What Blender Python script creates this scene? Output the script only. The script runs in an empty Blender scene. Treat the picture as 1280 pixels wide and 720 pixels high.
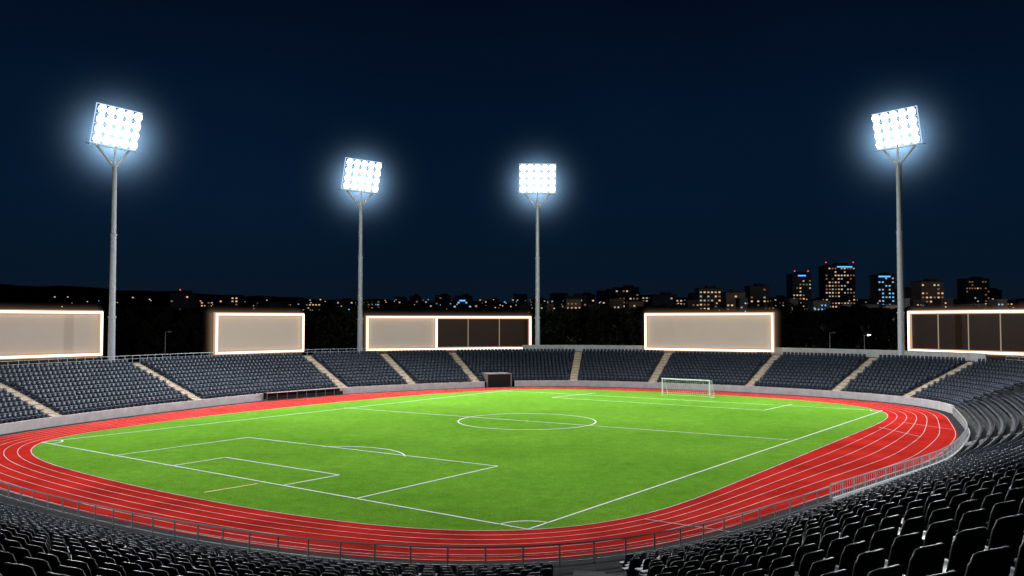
import bpy, bmesh, math, random
import numpy as np
from mathutils import Vector, Matrix
random.seed(7)
COL = bpy.context.scene.collection
F = 1066.0; TH = math.atan(41/F); CH = 13.0
cT, sT = math.cos(TH), math.sin(TH)

def G(px, py, z=0.0):
    u = 360-py
    r = (px-640, F*cT-u*sT, F*sT+u*cT)
    t = (z-CH)/r[2]
    return (r[0]*t, r[1]*t)
def P(px, py, d):
    u = 360-py
    r = (px-640, F*cT-u*sT, F*sT+u*cT)
    t = d/r[1]
    return Vector((r[0]*t, d, CH+r[2]*t))
def proj(x, y, z):
    dz = z-CH
    f = y*cT+dz*sT
    u = -y*sT+dz*cT
    return 640+F*x/f, 360-F*u/f, f

# ------------------------------------------------------------ materials
def mat(name, col, rough=.6, metal=0., var=.0, scale=5., bump=0., bscale=40., emis=None, estr=0., col2=None, spec=.5):
    m = bpy.data.materials.new(name); m.use_nodes = True
    nt = m.node_tree; b = nt.nodes['Principled BSDF']
    b.inputs['Base Color'].default_value = (*col, 1)
    b.inputs['Roughness'].default_value = rough
    b.inputs['Metallic'].default_value = metal
    b.inputs['Specular IOR Level'].default_value = spec
    tc = nt.nodes.new('ShaderNodeTexCoord')
    if var > 0 or col2:
        n = nt.nodes.new('ShaderNodeTexNoise'); n.inputs['Scale'].default_value = scale
        n.inputs['Detail'].default_value = 6; n.inputs['Roughness'].default_value = .65
        nt.links.new(tc.outputs['Object'], n.inputs['Vector'])
        r = nt.nodes.new('ShaderNodeValToRGB')
        a = col2 if col2 else tuple(c*(1-var) for c in col)
        c2 = col if col2 else tuple(min(1, c*(1+var)) for c in col)
        r.color_ramp.elements[0].position = .32; r.color_ramp.elements[0].color = (*a, 1)
        r.color_ramp.elements[1].position = .68; r.color_ramp.elements[1].color = (*c2, 1)
        nt.links.new(n.outputs['Fac'], r.inputs['Fac']); nt.links.new(r.outputs['Color'], b.inputs['Base Color'])
    if bump > 0:
        n2 = nt.nodes.new('ShaderNodeTexNoise'); n2.inputs['Scale'].default_value = bscale; n2.inputs['Detail'].default_value = 4
        nt.links.new(tc.outputs['Object'], n2.inputs['Vector'])
        bp = nt.nodes.new('ShaderNodeBump'); bp.inputs['Strength'].default_value = bump
        nt.links.new(n2.outputs['Fac'], bp.inputs['Height']); nt.links.new(bp.outputs['Normal'], b.inputs['Normal'])
    if emis:
        b.inputs['Emission Color'].default_value = (*emis, 1); b.inputs['Emission Strength'].default_value = estr
    return m
def emat(name, col, s, sample=False):
    m = mat(name, (.02, .02, .02), emis=col, estr=s)
    if not sample: m.cycles.emission_sampling = 'NONE'
    return m

M = {}
def grass_mat():
    m = bpy.data.materials.new('turf'); m.use_nodes = True
    nt = m.node_tree; b = nt.nodes['Principled BSDF']; b.inputs['Roughness'].default_value = .95
    b.inputs['Specular IOR Level'].default_value = 0.
    tc = nt.nodes.new('ShaderNodeTexCoord')
    def noise(s, d, r=.6):
        n = nt.nodes.new('ShaderNodeTexNoise'); n.inputs['Scale'].default_value = s; n.inputs['Detail'].default_value = d
        n.inputs['Roughness'].default_value = r
        nt.links.new(tc.outputs['Object'], n.inputs['Vector']); return n
    def ramp(n, p0, c0, p1, c1):
        r = nt.nodes.new('ShaderNodeValToRGB'); e = r.color_ramp.elements
        e[0].position = p0; e[0].color = (*c0, 1); e[1].position = p1; e[1].color = (*c1, 1)
        nt.links.new(n.outputs['Fac'], r.inputs['Fac']); return r
    def mix(a, b_, fac, t='MULTIPLY'):
        x = nt.nodes.new('ShaderNodeMix'); x.data_type = 'RGBA'; x.blend_type = t; x.inputs['Factor'].default_value = fac
        nt.links.new(a, x.inputs[6]); nt.links.new(b_, x.inputs[7]); return x.outputs[2]
    r1 = ramp(noise(.05, 6, .62), .3, (.115, .285, .028), .70, (.180, .405, .046))
    r2 = ramp(noise(.7, 9, .88), .3, (.52, .60, .52), .7, (1.38, 1.28, 1.2))
    r3 = ramp(noise(7, 5, .85), .3, (.28, .36, .28), .72, (1.6, 1.5, 1.4))
    c = mix(r1.outputs['Color'], r2.outputs['Color'], .8)
    c = mix(c, r3.outputs['Color'], .95)
    nt.links.new(c, b.inputs['Base Color'])
    bp = nt.nodes.new('ShaderNodeBump'); bp.inputs['Strength'].default_value = .9; bp.inputs['Distance'].default_value = .08
    nt.links.new(noise(6, 6, .8).outputs['Fac'], bp.inputs['Height']); nt.links.new(bp.outputs['Normal'], b.inputs['Normal'])
    return m
M['turf'] = grass_mat()
M['track'] = mat('red_track', (.45, .022, .017), .95, var=.28, scale=.15, bump=.25, bscale=25, spec=0.)
M['line'] = mat('line_paint', (.8, .8, .8), .7, var=.08, scale=2, spec=.1)
M['lane'] = mat('lane_paint', (.54, .43, .40), .8, var=.3, scale=.3, spec=.1)
M['yline'] = mat('yellow_paint', (.62, .42, .02), .7, var=.1, scale=2)
M['apron'] = mat('apron_asphalt', (.025, .025, .028), .95, var=.25, scale=.8, bump=.2, spec=.05)
M['ground'] = mat('dark_ground', (.018, .020, .019), .95, var=.4, scale=.05, spec=.05)
M['concrete'] = mat('concrete', (.28, .26, .24), .8, var=.25, scale=.6, bump=.2, bscale=8, spec=.2)
M['concrete_dark'] = mat('concrete_terrace', (.10, .10, .11), .85, var=.3, scale=.7, bump=.2, bscale=8, spec=.15)
M['concrete_near'] = mat('near_terrace', (.085, .084, .083), .95, var=.3, scale=.7, bump=.2, bscale=8, spec=.05)
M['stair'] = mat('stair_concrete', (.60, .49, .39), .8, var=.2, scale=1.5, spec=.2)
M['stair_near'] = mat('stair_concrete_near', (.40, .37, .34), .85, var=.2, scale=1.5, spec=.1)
M['parapet'] = mat('parapet_wall', (.55, .55, .56), .7, var=.15, scale=.8)
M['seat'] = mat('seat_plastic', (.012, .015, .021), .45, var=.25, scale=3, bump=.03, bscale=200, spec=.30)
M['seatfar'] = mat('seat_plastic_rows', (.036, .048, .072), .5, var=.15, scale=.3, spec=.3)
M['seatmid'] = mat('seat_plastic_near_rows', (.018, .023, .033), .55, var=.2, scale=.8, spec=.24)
M['steel'] = mat('galvanised_steel', (.64, .70, .78), .42, metal=.1, var=.1, scale=2)
M['darksteel'] = mat('dark_steel', (.06, .065, .075), .45, metal=.5, var=.2, scale=3)
M['railgrey'] = mat('grey_rail_paint', (.22, .23, .24), .5, metal=.2, var=.1, scale=3)
M['railsilver'] = mat('silver_rail', (.40, .41, .42), .45, metal=.2, var=.1, scale=3)
M['white'] = mat('white_metal', (.75, .76, .78), .4, var=.05, scale=4)
M['panel'] = mat('board_panel', (.38, .33, .28), .8, var=.06, scale=.2, spec=.1, emis=(.62, .51, .43), estr=.37)
M['panelglass'] = mat('smoked_panel', (.008, .005, .004), .4, var=.3, scale=.3, spec=.15, emis=(.10, .055, .032), estr=.12)
M['neon'] = emat('warm_light_strip', (1., .72, .50), 3.4, True)
M['neonglow'] = emat('strip_glow_trim', (1., .60, .38), .50)  # dim orange emission, painted spill beside the light strips
M['neon_dim'] = emat('mullion_glow', (1., .75, .55), .30)
M['lens'] = emat('lamp_lens', (.88, .95, 1.), 12.)
M['housing'] = mat('glowing_lamp_housing', (.25, .28, .33), .4, metal=.3, emis=(.55, .74, 1.), estr=.95)  # emission painted in for bloom and spill between the lamps
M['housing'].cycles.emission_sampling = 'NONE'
M['dark'] = mat('dark_interior', (.006, .006, .007), .9)
M['net'] = mat('net_cord', (.7, .7, .7), .8)
M['bark'] = mat('bark', (.04, .03, .025), .9, var=.3, scale=3, spec=.1)
M['leafA'] = mat('leaves_a', (.014, .021, .011), .9, var=.6, scale=.4, spec=.05)
M['leafB'] = mat('leaves_b', (.021, .024, .013), .9, var=.6, scale=.4, spec=.05)
M['hill'] = mat('hill_ground', (.008, .013, .020), 1., var=.3, scale=.01, spec=0)
M['bwall'] = [mat('facade_a', (.10, .11, .13), .8, var=.25, scale=.08, spec=.1), mat('facade_b', (.19, .175, .16), .8, var=.25, scale=.08, spec=.1),
              mat('facade_c', (.05, .06, .08), .7, var=.25, scale=.08, spec=.1)]
M['wwarm'] = emat('window_warm', (1., .62, .32), .85)
M['wdim'] = emat('window_dim', (1., .55, .3), .22)
M['wwhite'] = emat('window_white', (.95, .90, .8), .45)
M['wblue'] = emat('window_blue', (.2, .55, 1.), 1.1)
M['red'] = emat('red_beacon', (1., .05, .06), 3.)
M['blue'] = emat('blue_sign', (.08, .35, 1.), 2.)
M['lampglow'] = emat('street_lamp_glow', (1., .75, .45), 8.)

# ------------------------------------------------------------ mesh helper
class MB:
    def __init__(s): s.v = []; s.f = []
    def add(s, vs, fs):
        o = len(s.v); s.v += [tuple(v) for v in vs]; s.f += [tuple(i+o for i in f) for f in fs]; return s
    def box(s, c, size, ax=None):
        hx, hy, hz = size[0]/2, size[1]/2, size[2]/2
        X, Y, Z = ax if ax else (Vector((1,0,0)), Vector((0,1,0)), Vector((0,0,1)))
        c = Vector(c); vs = []
        for a in (-1, 1):
            for b in (-1, 1):
                for d in (-1, 1): vs.append(c+X*hx*a+Y*hy*b+Z*hz*d)
        return s.add(vs, [(0,1,3,2),(4,6,7,5),(0,4,5,1),(2,3,7,6),(0,2,6,4),(1,5,7,3)])
    def tube(s, p0, p1, r0, r1=None, n=8, cap=True):
        p0 = Vector(p0); p1 = Vector(p1); r1 = r0 if r1 is None else r1
        d = (p1-p0).normalized(); a = d.orthogonal().normalized(); b = d.cross(a)
        vs = [p0+(a*math.cos(2*math.pi*i/n)+b*math.sin(2*math.pi*i/n))*r0 for i in range(n)]
        vs += [p1+(a*math.cos(2*math.pi*i/n)+b*math.sin(2*math.pi*i/n))*r1 for i in range(n)]
        fs = [(i, (i+1) % n, n+(i+1) % n, n+i) for i in range(n)]
        if cap: fs += [tuple(range(n-1, -1, -1)), tuple(range(n, 2*n))]
        return s.add(vs, fs)
    def poly(s, pts, r, n=6):
        for a, b in zip(pts[:-1], pts[1:]): s.tube(a, b, r, n=n)
        return s
    def ribbon(s, pts, w, z, closed=False):
        n = len(pts); L = []; R = []
        for i in range(n):
            if closed: a, b = pts[i-1], pts[(i+1) % n]
            else: a, b = pts[max(i-1, 0)], pts[min(i+1, n-1)]
            dx, dy = b[0]-a[0], b[1]-a[1]; l = math.hypot(dx, dy) or 1
            nx, ny = -dy/l*w/2, dx/l*w/2
            L.append((pts[i][0]+nx, pts[i][1]+ny, z)); R.append((pts[i][0]-nx, pts[i][1]-ny, z))
        m = n if closed else n-1
        return s.add(L+R, [(i, n+i, n+(i+1) % n, (i+1) % n) for i in range(m)])
    def build(s, name, m, parent=None, local=False, smooth=False):
        me = bpy.data.meshes.new(name)
        vs = s.v
        if parent is not None and not local:
            o = parent.location; vs = [(v[0]-o[0], v[1]-o[1], v[2]-o[2]) for v in vs]
        me.from_pydata(vs, [], s.f); me.materials.append(m)
        if smooth: me.polygons.foreach_set('use_smooth', [True]*len(me.polygons))
        ob = bpy.data.objects.new(name, me); COL.objects.link(ob)
        if parent is not None: ob.parent = parent
        return ob
def tag(o, label=None, cat=None, group=None, kind=None):
    if label: o['label'] = label
    if cat: o['category'] = cat
    if group: o['group'] = group
    if kind: o['kind'] = kind
    return o
def empty(name, loc, rz=0.):
    o = bpy.data.objects.new(name, None); COL.objects.link(o); o.location = loc; o.rotation_euler = (0, 0, rz); o.empty_display_size = .3
    return o
def copy_tree(o, parent=None):
    c = o.copy(); COL.objects.link(c); c.parent = parent
    for ch in o.children: copy_tree(ch, c)
    return c
ORD = ['first','second','third','fourth','fifth','sixth','seventh','eighth','ninth','tenth','eleventh','twelfth','thirteenth','fourteenth','fifteenth','sixteenth','seventeenth','eighteenth','nineteenth','twentieth','twenty-first','twenty-second','twenty-third','twenty-fourth','twenty-fifth','twenty-sixth','twenty-seventh','twenty-eighth','twenty-ninth','thirtieth','thirty-first','thirty-second','thirty-third','thirty-fourth','thirty-fifth','thirty-sixth','thirty-seventh','thirty-eighth','thirty-ninth','fortieth']

# ------------------------------------------------------------ oval curves
CX, CY = 2.0, 108.0
R = math.radians
inner_px = [(35,565),(39,556),(60,549),(100,542),(250,521),(400,505),(520,494),(620,487.5),(700,486),(850,491),(930,495.5),(1000,500),(1080,508),(1114,517),(1104,527),(1040,552),(940,592),(860,627),(820,641),(760,655),(690,664),(600,667),(480,659),(330,639),(180,610),(90,588),(45,574)]
def hull(pts):
    pts = sorted(pts)
    def half(ps):
        h = []
        for p in ps:
            while len(h) > 1 and (h[-1][0]-h[-2][0])*(p[1]-h[-2][1])-(h[-1][1]-h[-2][1])*(p[0]-h[-2][0]) <= 0: h.pop()
            h.append(p)
        return h
    a = half(pts); b = half(pts[::-1]); return a[:-1]+b[:-1]
def smooth_closed(pts, sig, n=720):
    A = np.array(pts+[pts[0]]); L = np.concatenate([[0], np.cumsum(np.hypot(*(A[1:]-A[:-1]).T))])
    q = np.linspace(0, L[-1], n, endpoint=False)
    X = np.interp(q, L, A[:,0]); Y = np.interp(q, L, A[:,1])
    fr = np.fft.fftfreq(n, L[-1]/n); g = np.exp(-2*(math.pi*fr*sig)**2)
    return np.fft.ifft(np.fft.fft(X)*g).real, np.fft.ifft(np.fft.fft(Y)*g).real
def radial(X, Y):
    t = np.arctan2(Y-CY, X-CX); r = np.hypot(X-CX, Y-CY); o = np.argsort(t); t = t[o]; r = r[o]
    return np.concatenate([t-2*math.pi, t, t+2*math.pi]), np.concatenate([r, r, r])
TI, RI = radial(*smooth_closed(hull([G(*p) for p in inner_px]), 4.2))
def rin(t): return float(np.interp((t+math.pi) % (2*math.pi)-math.pi, TI, RI))
def pol(t, r): return (CX+math.cos(t)*r, CY+math.sin(t)*r)
wt = [(-90,7.2),(-60,8.2),(-35,11.0),(-15,11.),(8,9.),(45,7.),(90,6.5),(135,11.),(175,8.5),(215,7.4),(240,7.2),(270,7.2)]
def tw0(t):
    d = math.degrees(t)
    while d < -90: d += 360
    while d >= 270: d -= 360
    for (a, wa), (b, wb) in zip(wt[:-1], wt[1:]):
        if a <= d <= b:
            u = (d-a)/(b-a); u = u*u*(3-2*u); return wa+(wb-wa)*u
o_ = [pol(2*math.pi*i/720, rin(2*math.pi*i/720)+tw0(2*math.pi*i/720)) for i in range(720)]
TO, RO = radial(*smooth_closed(hull(o_), 3.5))
def rout(t): return float(np.interp((t+math.pi) % (2*math.pi)-math.pi, TO, RO))
def tw(t): return rout(t)-rin(t)
NT = 480
TS = [2*math.pi*i/NT for i in range(NT)]

# ------------------------------------------------------------ setting sheets
g = MB(); g.add([(-3500,-400,-.06),(3500,-400,-.06),(3500,4500,-.06),(-3500,4500,-.06)], [(0,1,2,3)])
tag(g.build('ground', M['ground']), 'dark ground around the stadium', 'ground', kind='structure')
def annulus(name, f0, f1, z, m, label, cat):
    b = MB(); vs = [(*pol(t, f0(t)), z) for t in TS]+[(*pol(t, f1(t)), z) for t in TS]
    b.add(vs, [(i, NT+i, NT+(i+1) % NT, (i+1) % NT) for i in range(NT)])
    return tag(b.build(name, m), label, cat, kind='structure')
annulus('apron', lambda t: rout(t)-.3, lambda t: rout(t)+3.4, -.012, M['apron'], 'dark apron strip outside the red running track', 'pavement')
annulus('running_track', lambda t: rin(t)-.3, rout, 0., M['track'], 'red oval running track with white lane lines', 'track')
b = MB(); b.add([(*pol(t, rin(t)), .012) for t in TS]+[(CX, CY, .012)], [(i, (i+1) % NT, NT) for i in range(NT)])
tag(b.build('pitch', M['turf']), 'green football pitch inside the running track', 'pitch', kind='structure')
b = MB()
NL = 6
for k in range(NL+1):
    u = k/NL
    b.ribbon([pol(t, rin(t)+.12+(tw(t)-.3)*u) for t in TS], .07 if k else .11, .024, closed=True)
def cross(px0, px1, w=.11):
    b.ribbon([px0, px1], w, .028)
for (a, c, d) in [((805,649),(912,665),.13),((1128,528),(1190,537),.13),((1098,534),(1150,546),.13)]: cross(G(*a), G(*c))
tag(b.build('lane_markings', M['lane']), 'white lane lines painted round the red track', 'markings', kind='structure')

# pitch markings
Nn = Vector(G(660,662)); Ll = Vector(G(52,553)); Rr = Vector(G(1103,513.5)); Ff = Vector(G(632,488.5))
def Q(u, v):
    return tuple((Nn*(1-u)+Ll*u)*(1-v)+(Rr*(1-u)+Ff*u)*v)
b = MB(); LW = .15; ZL = .03
def seg(a, c, n=2): b.ribbon([(a[0]+(c[0]-a[0])*i/(n-1), a[1]+(c[1]-a[1])*i/(n-1)) for i in range(n)], LW, ZL)
seg(Q(0,0), Q(1,0)); seg(Q(0,1), Q(1,1)); seg(Q(0,0), Q(0,1)); seg(Q(1,0), Q(1,1))
hr, hl = G(985,550), G(430,510); seg(hr, hl)
cc = ((hr[0]+hl[0])/2-.6, (hr[1]+hl[1])/2+.4)
def arc(c, r, a0, a1, n=64): b.ribbon([(c[0]+r*math.cos(a0+(a1-a0)*i/n), c[1]+r*math.sin(a0+(a1-a0)*i/n)) for i in range(n+1)], LW, ZL)
arc(cc, 8.9, 0, 2*math.pi)
b.add([(cc[0]+.22*math.cos(i), cc[1]+.22*math.sin(i), ZL+.002) for i in range(6)], [(0,1,2,3,4,5)])
pb = [G(140,570), G(310,547), G(622,583), G(443,624)]
for i in range(3): seg(pb[i], pb[i+1])
gb = [G(212,583), G(282,572), G(424,594), G(354,607)]
for i in range(3): seg(gb[i], gb[i+1])
e1 = (Vector(pb[2])-Vector(pb[1])).normalized(); nrm = Vector((-e1.y, e1.x)); nrm = nrm if nrm.y > 0 else -nrm
mid = Vector(G(452,564.5))
aa = math.atan2(nrm.y, nrm.x); arc(tuple(mid-nrm*5.2), 7.7, aa-.82, aa+.82)
fb = [G(745,491.5), G(690,497), G(955,513), G(990,505.5)]
for i in range(3): seg(fb[i], fb[i+1])
def cornerarc(p, a, c, r=1.6):
    a0 = math.atan2(a[1]-p[1], a[0]-p[0]); a1 = math.atan2(c[1]-p[1], c[0]-p[0])
    while a1-a0 > math.pi: a1 -= 2*math.pi
    while a1-a0 < -math.pi: a1 += 2*math.pi
    arc(p, r, a0, a1, 12)
cornerarc(Nn, Ll, Rr, 2.2); cornerarc(Ll, Nn, Ff, 2.0); cornerarc(Rr, Nn, Ff, 1.6); cornerarc(Ff, Ll, Rr, 1.4)
tag(b.build('pitch_markings', M['line']), 'white football pitch lines, boxes and centre circle', 'markings', kind='structure')
b = MB(); b.ribbon([G(255,616), G(322,605)], .22, .034)
tag(b.build('yellow_marking', M['yline']), 'short faint yellow line on the near side of the pitch', 'markings', kind='structure')

# ------------------------------------------------------------ goal
gp0 = Vector((*G(828,494.2), 0)); gp1 = Vector((*G(887,497.6), 0))
gl = gp1-gp0; gx = gl.normalized(); gback = Vector((-gx.y, gx.x, 0)); gback = gback if gback.y > 0 else -gback
root = tag(empty('goal', tuple((gp0+gp1)/2)), 'white football goal with net on the far goal line', 'goal')
GH = 2.9; up = Vector((0,0,1))
for p in (gp0, gp1): MB().tube(p, p+up*GH, .12, n=10).build('post', M['white'], root)
MB().tube(gp0+up*GH-gx*.09, gp1+up*GH+gx*.09, .12, n=10).build('crossbar', M['white'], root)
fr = MB()
for p in (gp0, gp1):
    fr.poly([p+up*GH, p+up*(GH-.1)+gback*.9, p+gback*2.1, p], .04)
fr.tube(gp0+gback*2.1, gp1+gback*2.1, .04)
fr.build('back_frame', M['white'], root)
nt_ = MB()
for i in range(23):
    p = gp0+gl*i/22; nt_.poly([p+up*GH, p+up*(GH-.1)+gback*.9, p+gback*2.1], .012, n=3)
for j in range(9):
    q = up*((GH-.1)*(1-j/8))+gback*(.9+1.2*j/8); nt_.tube(gp0+q, gp1+q, .012, n=3)
    for p in (gp0, gp1): nt_.tube(p+up*(GH*(1-j/8)), p+q, .012, n=3)
nt_.build('net', M['net'], root)

# ------------------------------------------------------------ far stand
seats = []
far0, far1 = R(11), R(196)
NF = 260
fpts = []
for i in range(NF+1):
    t = far0+(far1-far0)*i/NF
    fpts.append(Vector(pol(t, rout(t)+1.8)))
def offs(pts, o):
    out = []
    for i, p in enumerate(pts):
        a = pts[max(i-6, 0)]; c = pts[min(i+6, len(pts)-1)]
        d = (c-a).normalized(); n = Vector((d.y, -d.x))
        if n.dot(p-Vector((CX, CY))) < 0: n = -n
        out.append(p+n*o)
    return out
ROWS = 11; TD = 1.30; Z0 = .95; RISE = .49; FS = 1.32
stand = tag(empty('grandstand', (fpts[NF//2].x, fpts[NF//2].y, 0)), 'long curved far grandstand of dark seats around the back of the track', 'grandstand')
offc = [offs(fpts, k*TD) for k in range(ROWS+3)]
t_ = MB(); n1 = NF+1
prof = []
for k in range(ROWS):
    prof.append((k, Z0+k*RISE)); prof.append((k+1, Z0+k*RISE))
prof.append((ROWS, Z0+ROWS*RISE)); prof.append((ROWS+2, Z0+ROWS*RISE)); prof.append((ROWS+2, -.05))
vs = []
for (k, z) in prof: vs += [(p.x, p.y, z) for p in offc[k]]
t_.add(vs, [(j*n1+i, j*n1+i+1, (j+1)*n1+i+1, (j+1)*n1+i) for j in range(len(prof)-1) for i in range(NF)])
for i in (0, NF):
    cap = [(offc[k][i].x, offc[k][i].y, z) for (k, z) in prof]; cap.append((fpts[i].x, fpts[i].y, -.05))
    t_.add(cap, [tuple(range(len(cap)))])
t_.build('terrace', M['concrete_dark'], stand)
def wallstrip(c0, c1, z0, z1):
    m = MB(); n = len(c0)
    m.add([(p.x, p.y, z0) for p in c0]+[(p.x, p.y, z1) for p in c0]+[(p.x, p.y, z1) for p in c1]+[(p.x, p.y, z0) for p in c1],
          [(j*n+i, j*n+i+1, (j+1)*n+i+1, (j+1)*n+i) for j in range(3) for i in range(n-1)]+[(0, n, 2*n, 3*n), (n-1, 2*n-1, 3*n-1, 4*n-1)])
    return m
fx = [proj(p.x, p.y, 0)[0] for p in fpts]
def idx_at(px):
    return min(range(len(fx)), key=lambda i: abs(fx[i]-px) + (0 if fpts[i].y > 85 else 1e4))
tun_i = idx_at(622)
TWd = 4.7; THt = 2.45
gi = 1
while (fpts[tun_i+gi]-fpts[tun_i-gi]).length < TWd+.5: gi += 1
wa, wb = offs(fpts, -.25), offs(fpts, -.02)
wallstrip(wa[:tun_i-gi+1], wb[:tun_i-gi+1], -.05, 1.15).build('front_wall', M['parapet'], stand)
wallstrip(wa[tun_i+gi:], wb[tun_i+gi:], -.05, 1.15).build('front_wall', M['parapet'], stand)
aisle_px = [-70, 75, 250, 432, 515, 597, 717, 813, 934, 1043, 1130]
aisles = [idx_at(p) for p in aisle_px]
def frame_at(i):
    a = fpts[max(i-6, 0)]; c = fpts[min(i+6, NF)]; d = (c-a).normalized(); n = Vector((d.y, -d.x))
    if n.dot(fpts[i]-Vector((CX, CY))) < 0: n = -n
    return Vector((d.x, d.y, 0)), Vector((n.x, n.y, 0))
for ai in aisles:
    d, n = frame_at(ai); p = Vector((fpts[ai].x, fpts[ai].y, 0)); m = MB()
    for k in range(ROWS*3):
        o0 = k*TD/3; z = Z0+RISE*(k/3)+.10
        m.box(p+n*(o0+TD/6+.02)+Vector((0,0,z/2+.2)), (1.5, TD/3+.01, z-.4), (d, n, up))
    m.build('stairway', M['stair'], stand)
iw0, iw1 = idx_at(1134), idx_at(664)
lo, hi = min(iw0, iw1), max(iw0, iw1)
wallstrip(offc[ROWS+1][lo:hi], offs(fpts, (ROWS+1)*TD+.25)[lo:hi], Z0+ROWS*RISE, Z0+ROWS*RISE+1.4).build('back_wall', M['parapet'], stand)
zt = Z0+ROWS*RISE
for (i0, i1) in ((hi+1, NF), (0, lo-1)):
    pp = [Vector((p.x, p.y, zt+1.1)) for p in offc[ROWS+1]][i0:i1:2]
    if len(pp) > 1:
        rl = MB()
        rl.poly(pp, .035, 5); rl.poly([p-Vector((0,0,.5)) for p in pp], .025, 5)
        for p in pp: rl.tube(p-Vector((0,0,1.1)), p, .035, n=5)
        rl.build('back_railing', M['steel'], stand)
for k in range(ROWS):
    row = offs(fpts, k*TD+.76); z = Z0+k*RISE; acc = 0.
    for i in range(NF):
        a, c = row[i], row[i+1]; L = (c-a).length
        d, n = frame_at(i)
        pos = acc
        while pos < L:
            p = a+(c-a)*(pos/L); pos += .76
            ok = True
            for ai in aisles:
                if abs((p-fpts[ai]).dot(frame_at(ai)[0].xy)) < 1.1 and (p-fpts[ai]).length < 20: ok = False; break
            if ok and abs((p-fpts[tun_i]).dot(frame_at(tun_i)[0].xy)) < 3.0 and (p-fpts[tun_i]).length < 20 and k < 3: ok = False
            if ok: seats.append((p.x, p.y, z, -n.x, -n.y, 0, FS))
        acc = pos-L
# tunnel
d, n = frame_at(tun_i); p = Vector((fpts[tun_i].x, fpts[tun_i].y, 0))
tn = tag(empty('tunnel_entrance', tuple(p)), 'concrete player tunnel with dark opening in the far stand', 'tunnel')
m = MB(); m.box(p+n*2.0+up*(THt+.08), (TWd+.5, 4.2, .16), (d, n, up)); m.build('roof', M['concrete'], tn)
for s in (-1, 1):
    m = MB(); m.box(p+n*2.0+d*s*(TWd/2+.12)+up*(THt/2), (.22, 4.2, THt), (d, n, up)); m.build('side_wall', M['concrete'], tn)
m = MB(); m.box(p+n*1.43+up*(THt/2-.02), (TWd-.05, 3.0, THt-.05), (d, n, up)); m.build('opening', M['dark'], tn)  # solid near-black box painting the shade inside the tunnel

# team shelter on the left
i0, i1 = idx_at(328), idx_at(424)
a = Vector((fpts[i0].x, fpts[i0].y, 0)); c = Vector((fpts[i1].x, fpts[i1].y, 0)); dx = (c-a).normalized(); L = (c-a).length
nn = Vector((-dx.y, dx.x, 0)); nn = nn if nn.y > 0 else -nn
mid = (a+c)/2-nn*1.1
dg = tag(empty('team_shelter', tuple(mid)), 'long low covered team bench beside the track on the left', 'team shelter')
m = MB(); m.box(mid+up*1.27+nn*.1, (L, 1.0, .06), (dx, nn, up)); m.build('roof', M['darksteel'], dg)
m = MB(); m.box(mid+up*1.27-nn*.43, (L+.1, .06, .10), (dx, nn, up)); m.build('fascia', M['white'], dg)
m = MB(); m.box(mid+up*.7+nn*.57, (L, .06, 1.05), (dx, nn, up)); m.build('back_panel', M['dark'], dg)
m = MB(); m.box(mid+up*.40-nn*.36, (L-.1, .05, .58), (dx, nn, up)); m.build('front_panel', M['dark'], dg)
m = MB(); m.box(mid+up*.46+nn*.3, (L-.4, .4, .08), (dx, nn, up)); m.box(mid+up*.24+nn*.3, (L-.6, .1, .36), (dx, nn, up)); m.build('bench', M['darksteel'], dg)
m = MB(); m.box(mid+up*.05-nn*.1, (L+.2, 1.4, .12), (dx, nn, up)); m.build('base', M['concrete_dark'], dg)
for i in range(9):
    q = mid+dx*(-L/2+L*i/8)-nn*.41; MB().tube(q+up*.1, q+up*1.22, .03, n=6).build('post', M['railsilver'], dg)

# ------------------------------------------------------------ near stand
stF = [(-58,80),(-38,62.5),(-24,51.5),(-11,45.5),(1,43.5),(12,46.2),(22,55),(30,65.3),(39,77),(48,90),(58,105),(68,121)]
#        x,y, z at the back, front offset, profile exponent, front height, seat scale
stB = [(-9,1,10.4,3.2,1.12,-.06,1.75),(-3,3.5,10.25,3.2,1.12,-.06,1.75),(-1.6,4,9.9,3.2,1.06,-.06,1.75),(-.6,4,8.8,3.,1.0,-.05,1.75),(.3,4,8.1,3.,1.0,-.05,1.75),(1.5,4,9.1,3.,.95,-.05,1.8),
       (3.2,4.5,10.1,3.,.90,0,1.85),(13,9,10.35,2.4,.92,0,1.85),(31,28,10.6,2.2,1.,.2,1.7),(56,56,9.6,2.,1.,.5,1.55),(74,86,8.4,2.,1.,.8,1.45),(88,110,7.2,2.,1.,.9,1.45)]
ang = []
for (x, y) in stF:
    t = math.atan2(y-CY, x-CX)
    if t > R(100): t -= 2*math.pi
    ang.append(t)
def smooth_tab(xs, ys, n):
    X = np.linspace(xs[0], xs[-1], n); Y = np.array([[np.interp(x, xs, [y[k] for y in ys]) for k in range(len(ys[0]))] for x in X])
    for _ in range(60):
        Y[1:-1] = (Y[:-2]+2*Y[1:-1]+Y[2:])/4
    return X, Y
NC = 200
TA, BB = smooth_tab(ang, stB, NC)
FF = np.array([pol(t, rout(t)+BB[i][3]) for i, t in enumerate(TA)])
NR = 21
def SK(k): return max(0., k/NR)**1.02
near = tag(empty('grandstand', (float(FF[NC//2][0]), float(FF[NC//2][1]), 0)), 'near curved grandstand of dark seats in the foreground', 'grandstand')
def ZC(i, k):
    i0 = int(min(max(i, 0), NC-1.001)); u = i-i0
    bq = BB[i0]*(1-u)+BB[i0+1]*u
    if k < 0: return -1.
    return bq[5]+(bq[2]-bq[5])*SK(k)**bq[4]
def NP(i, s):
    i0 = int(min(max(i, 0), NC-1.001)); u = i-i0
    f = FF[i0]*(1-u)+FF[i0+1]*u; bq = BB[i0]*(1-u)+BB[i0+1]*u
    return f[0]*(1-s)+bq[0]*s, f[1]*(1-s)+bq[1]*s
m = MB(); vs = []
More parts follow.
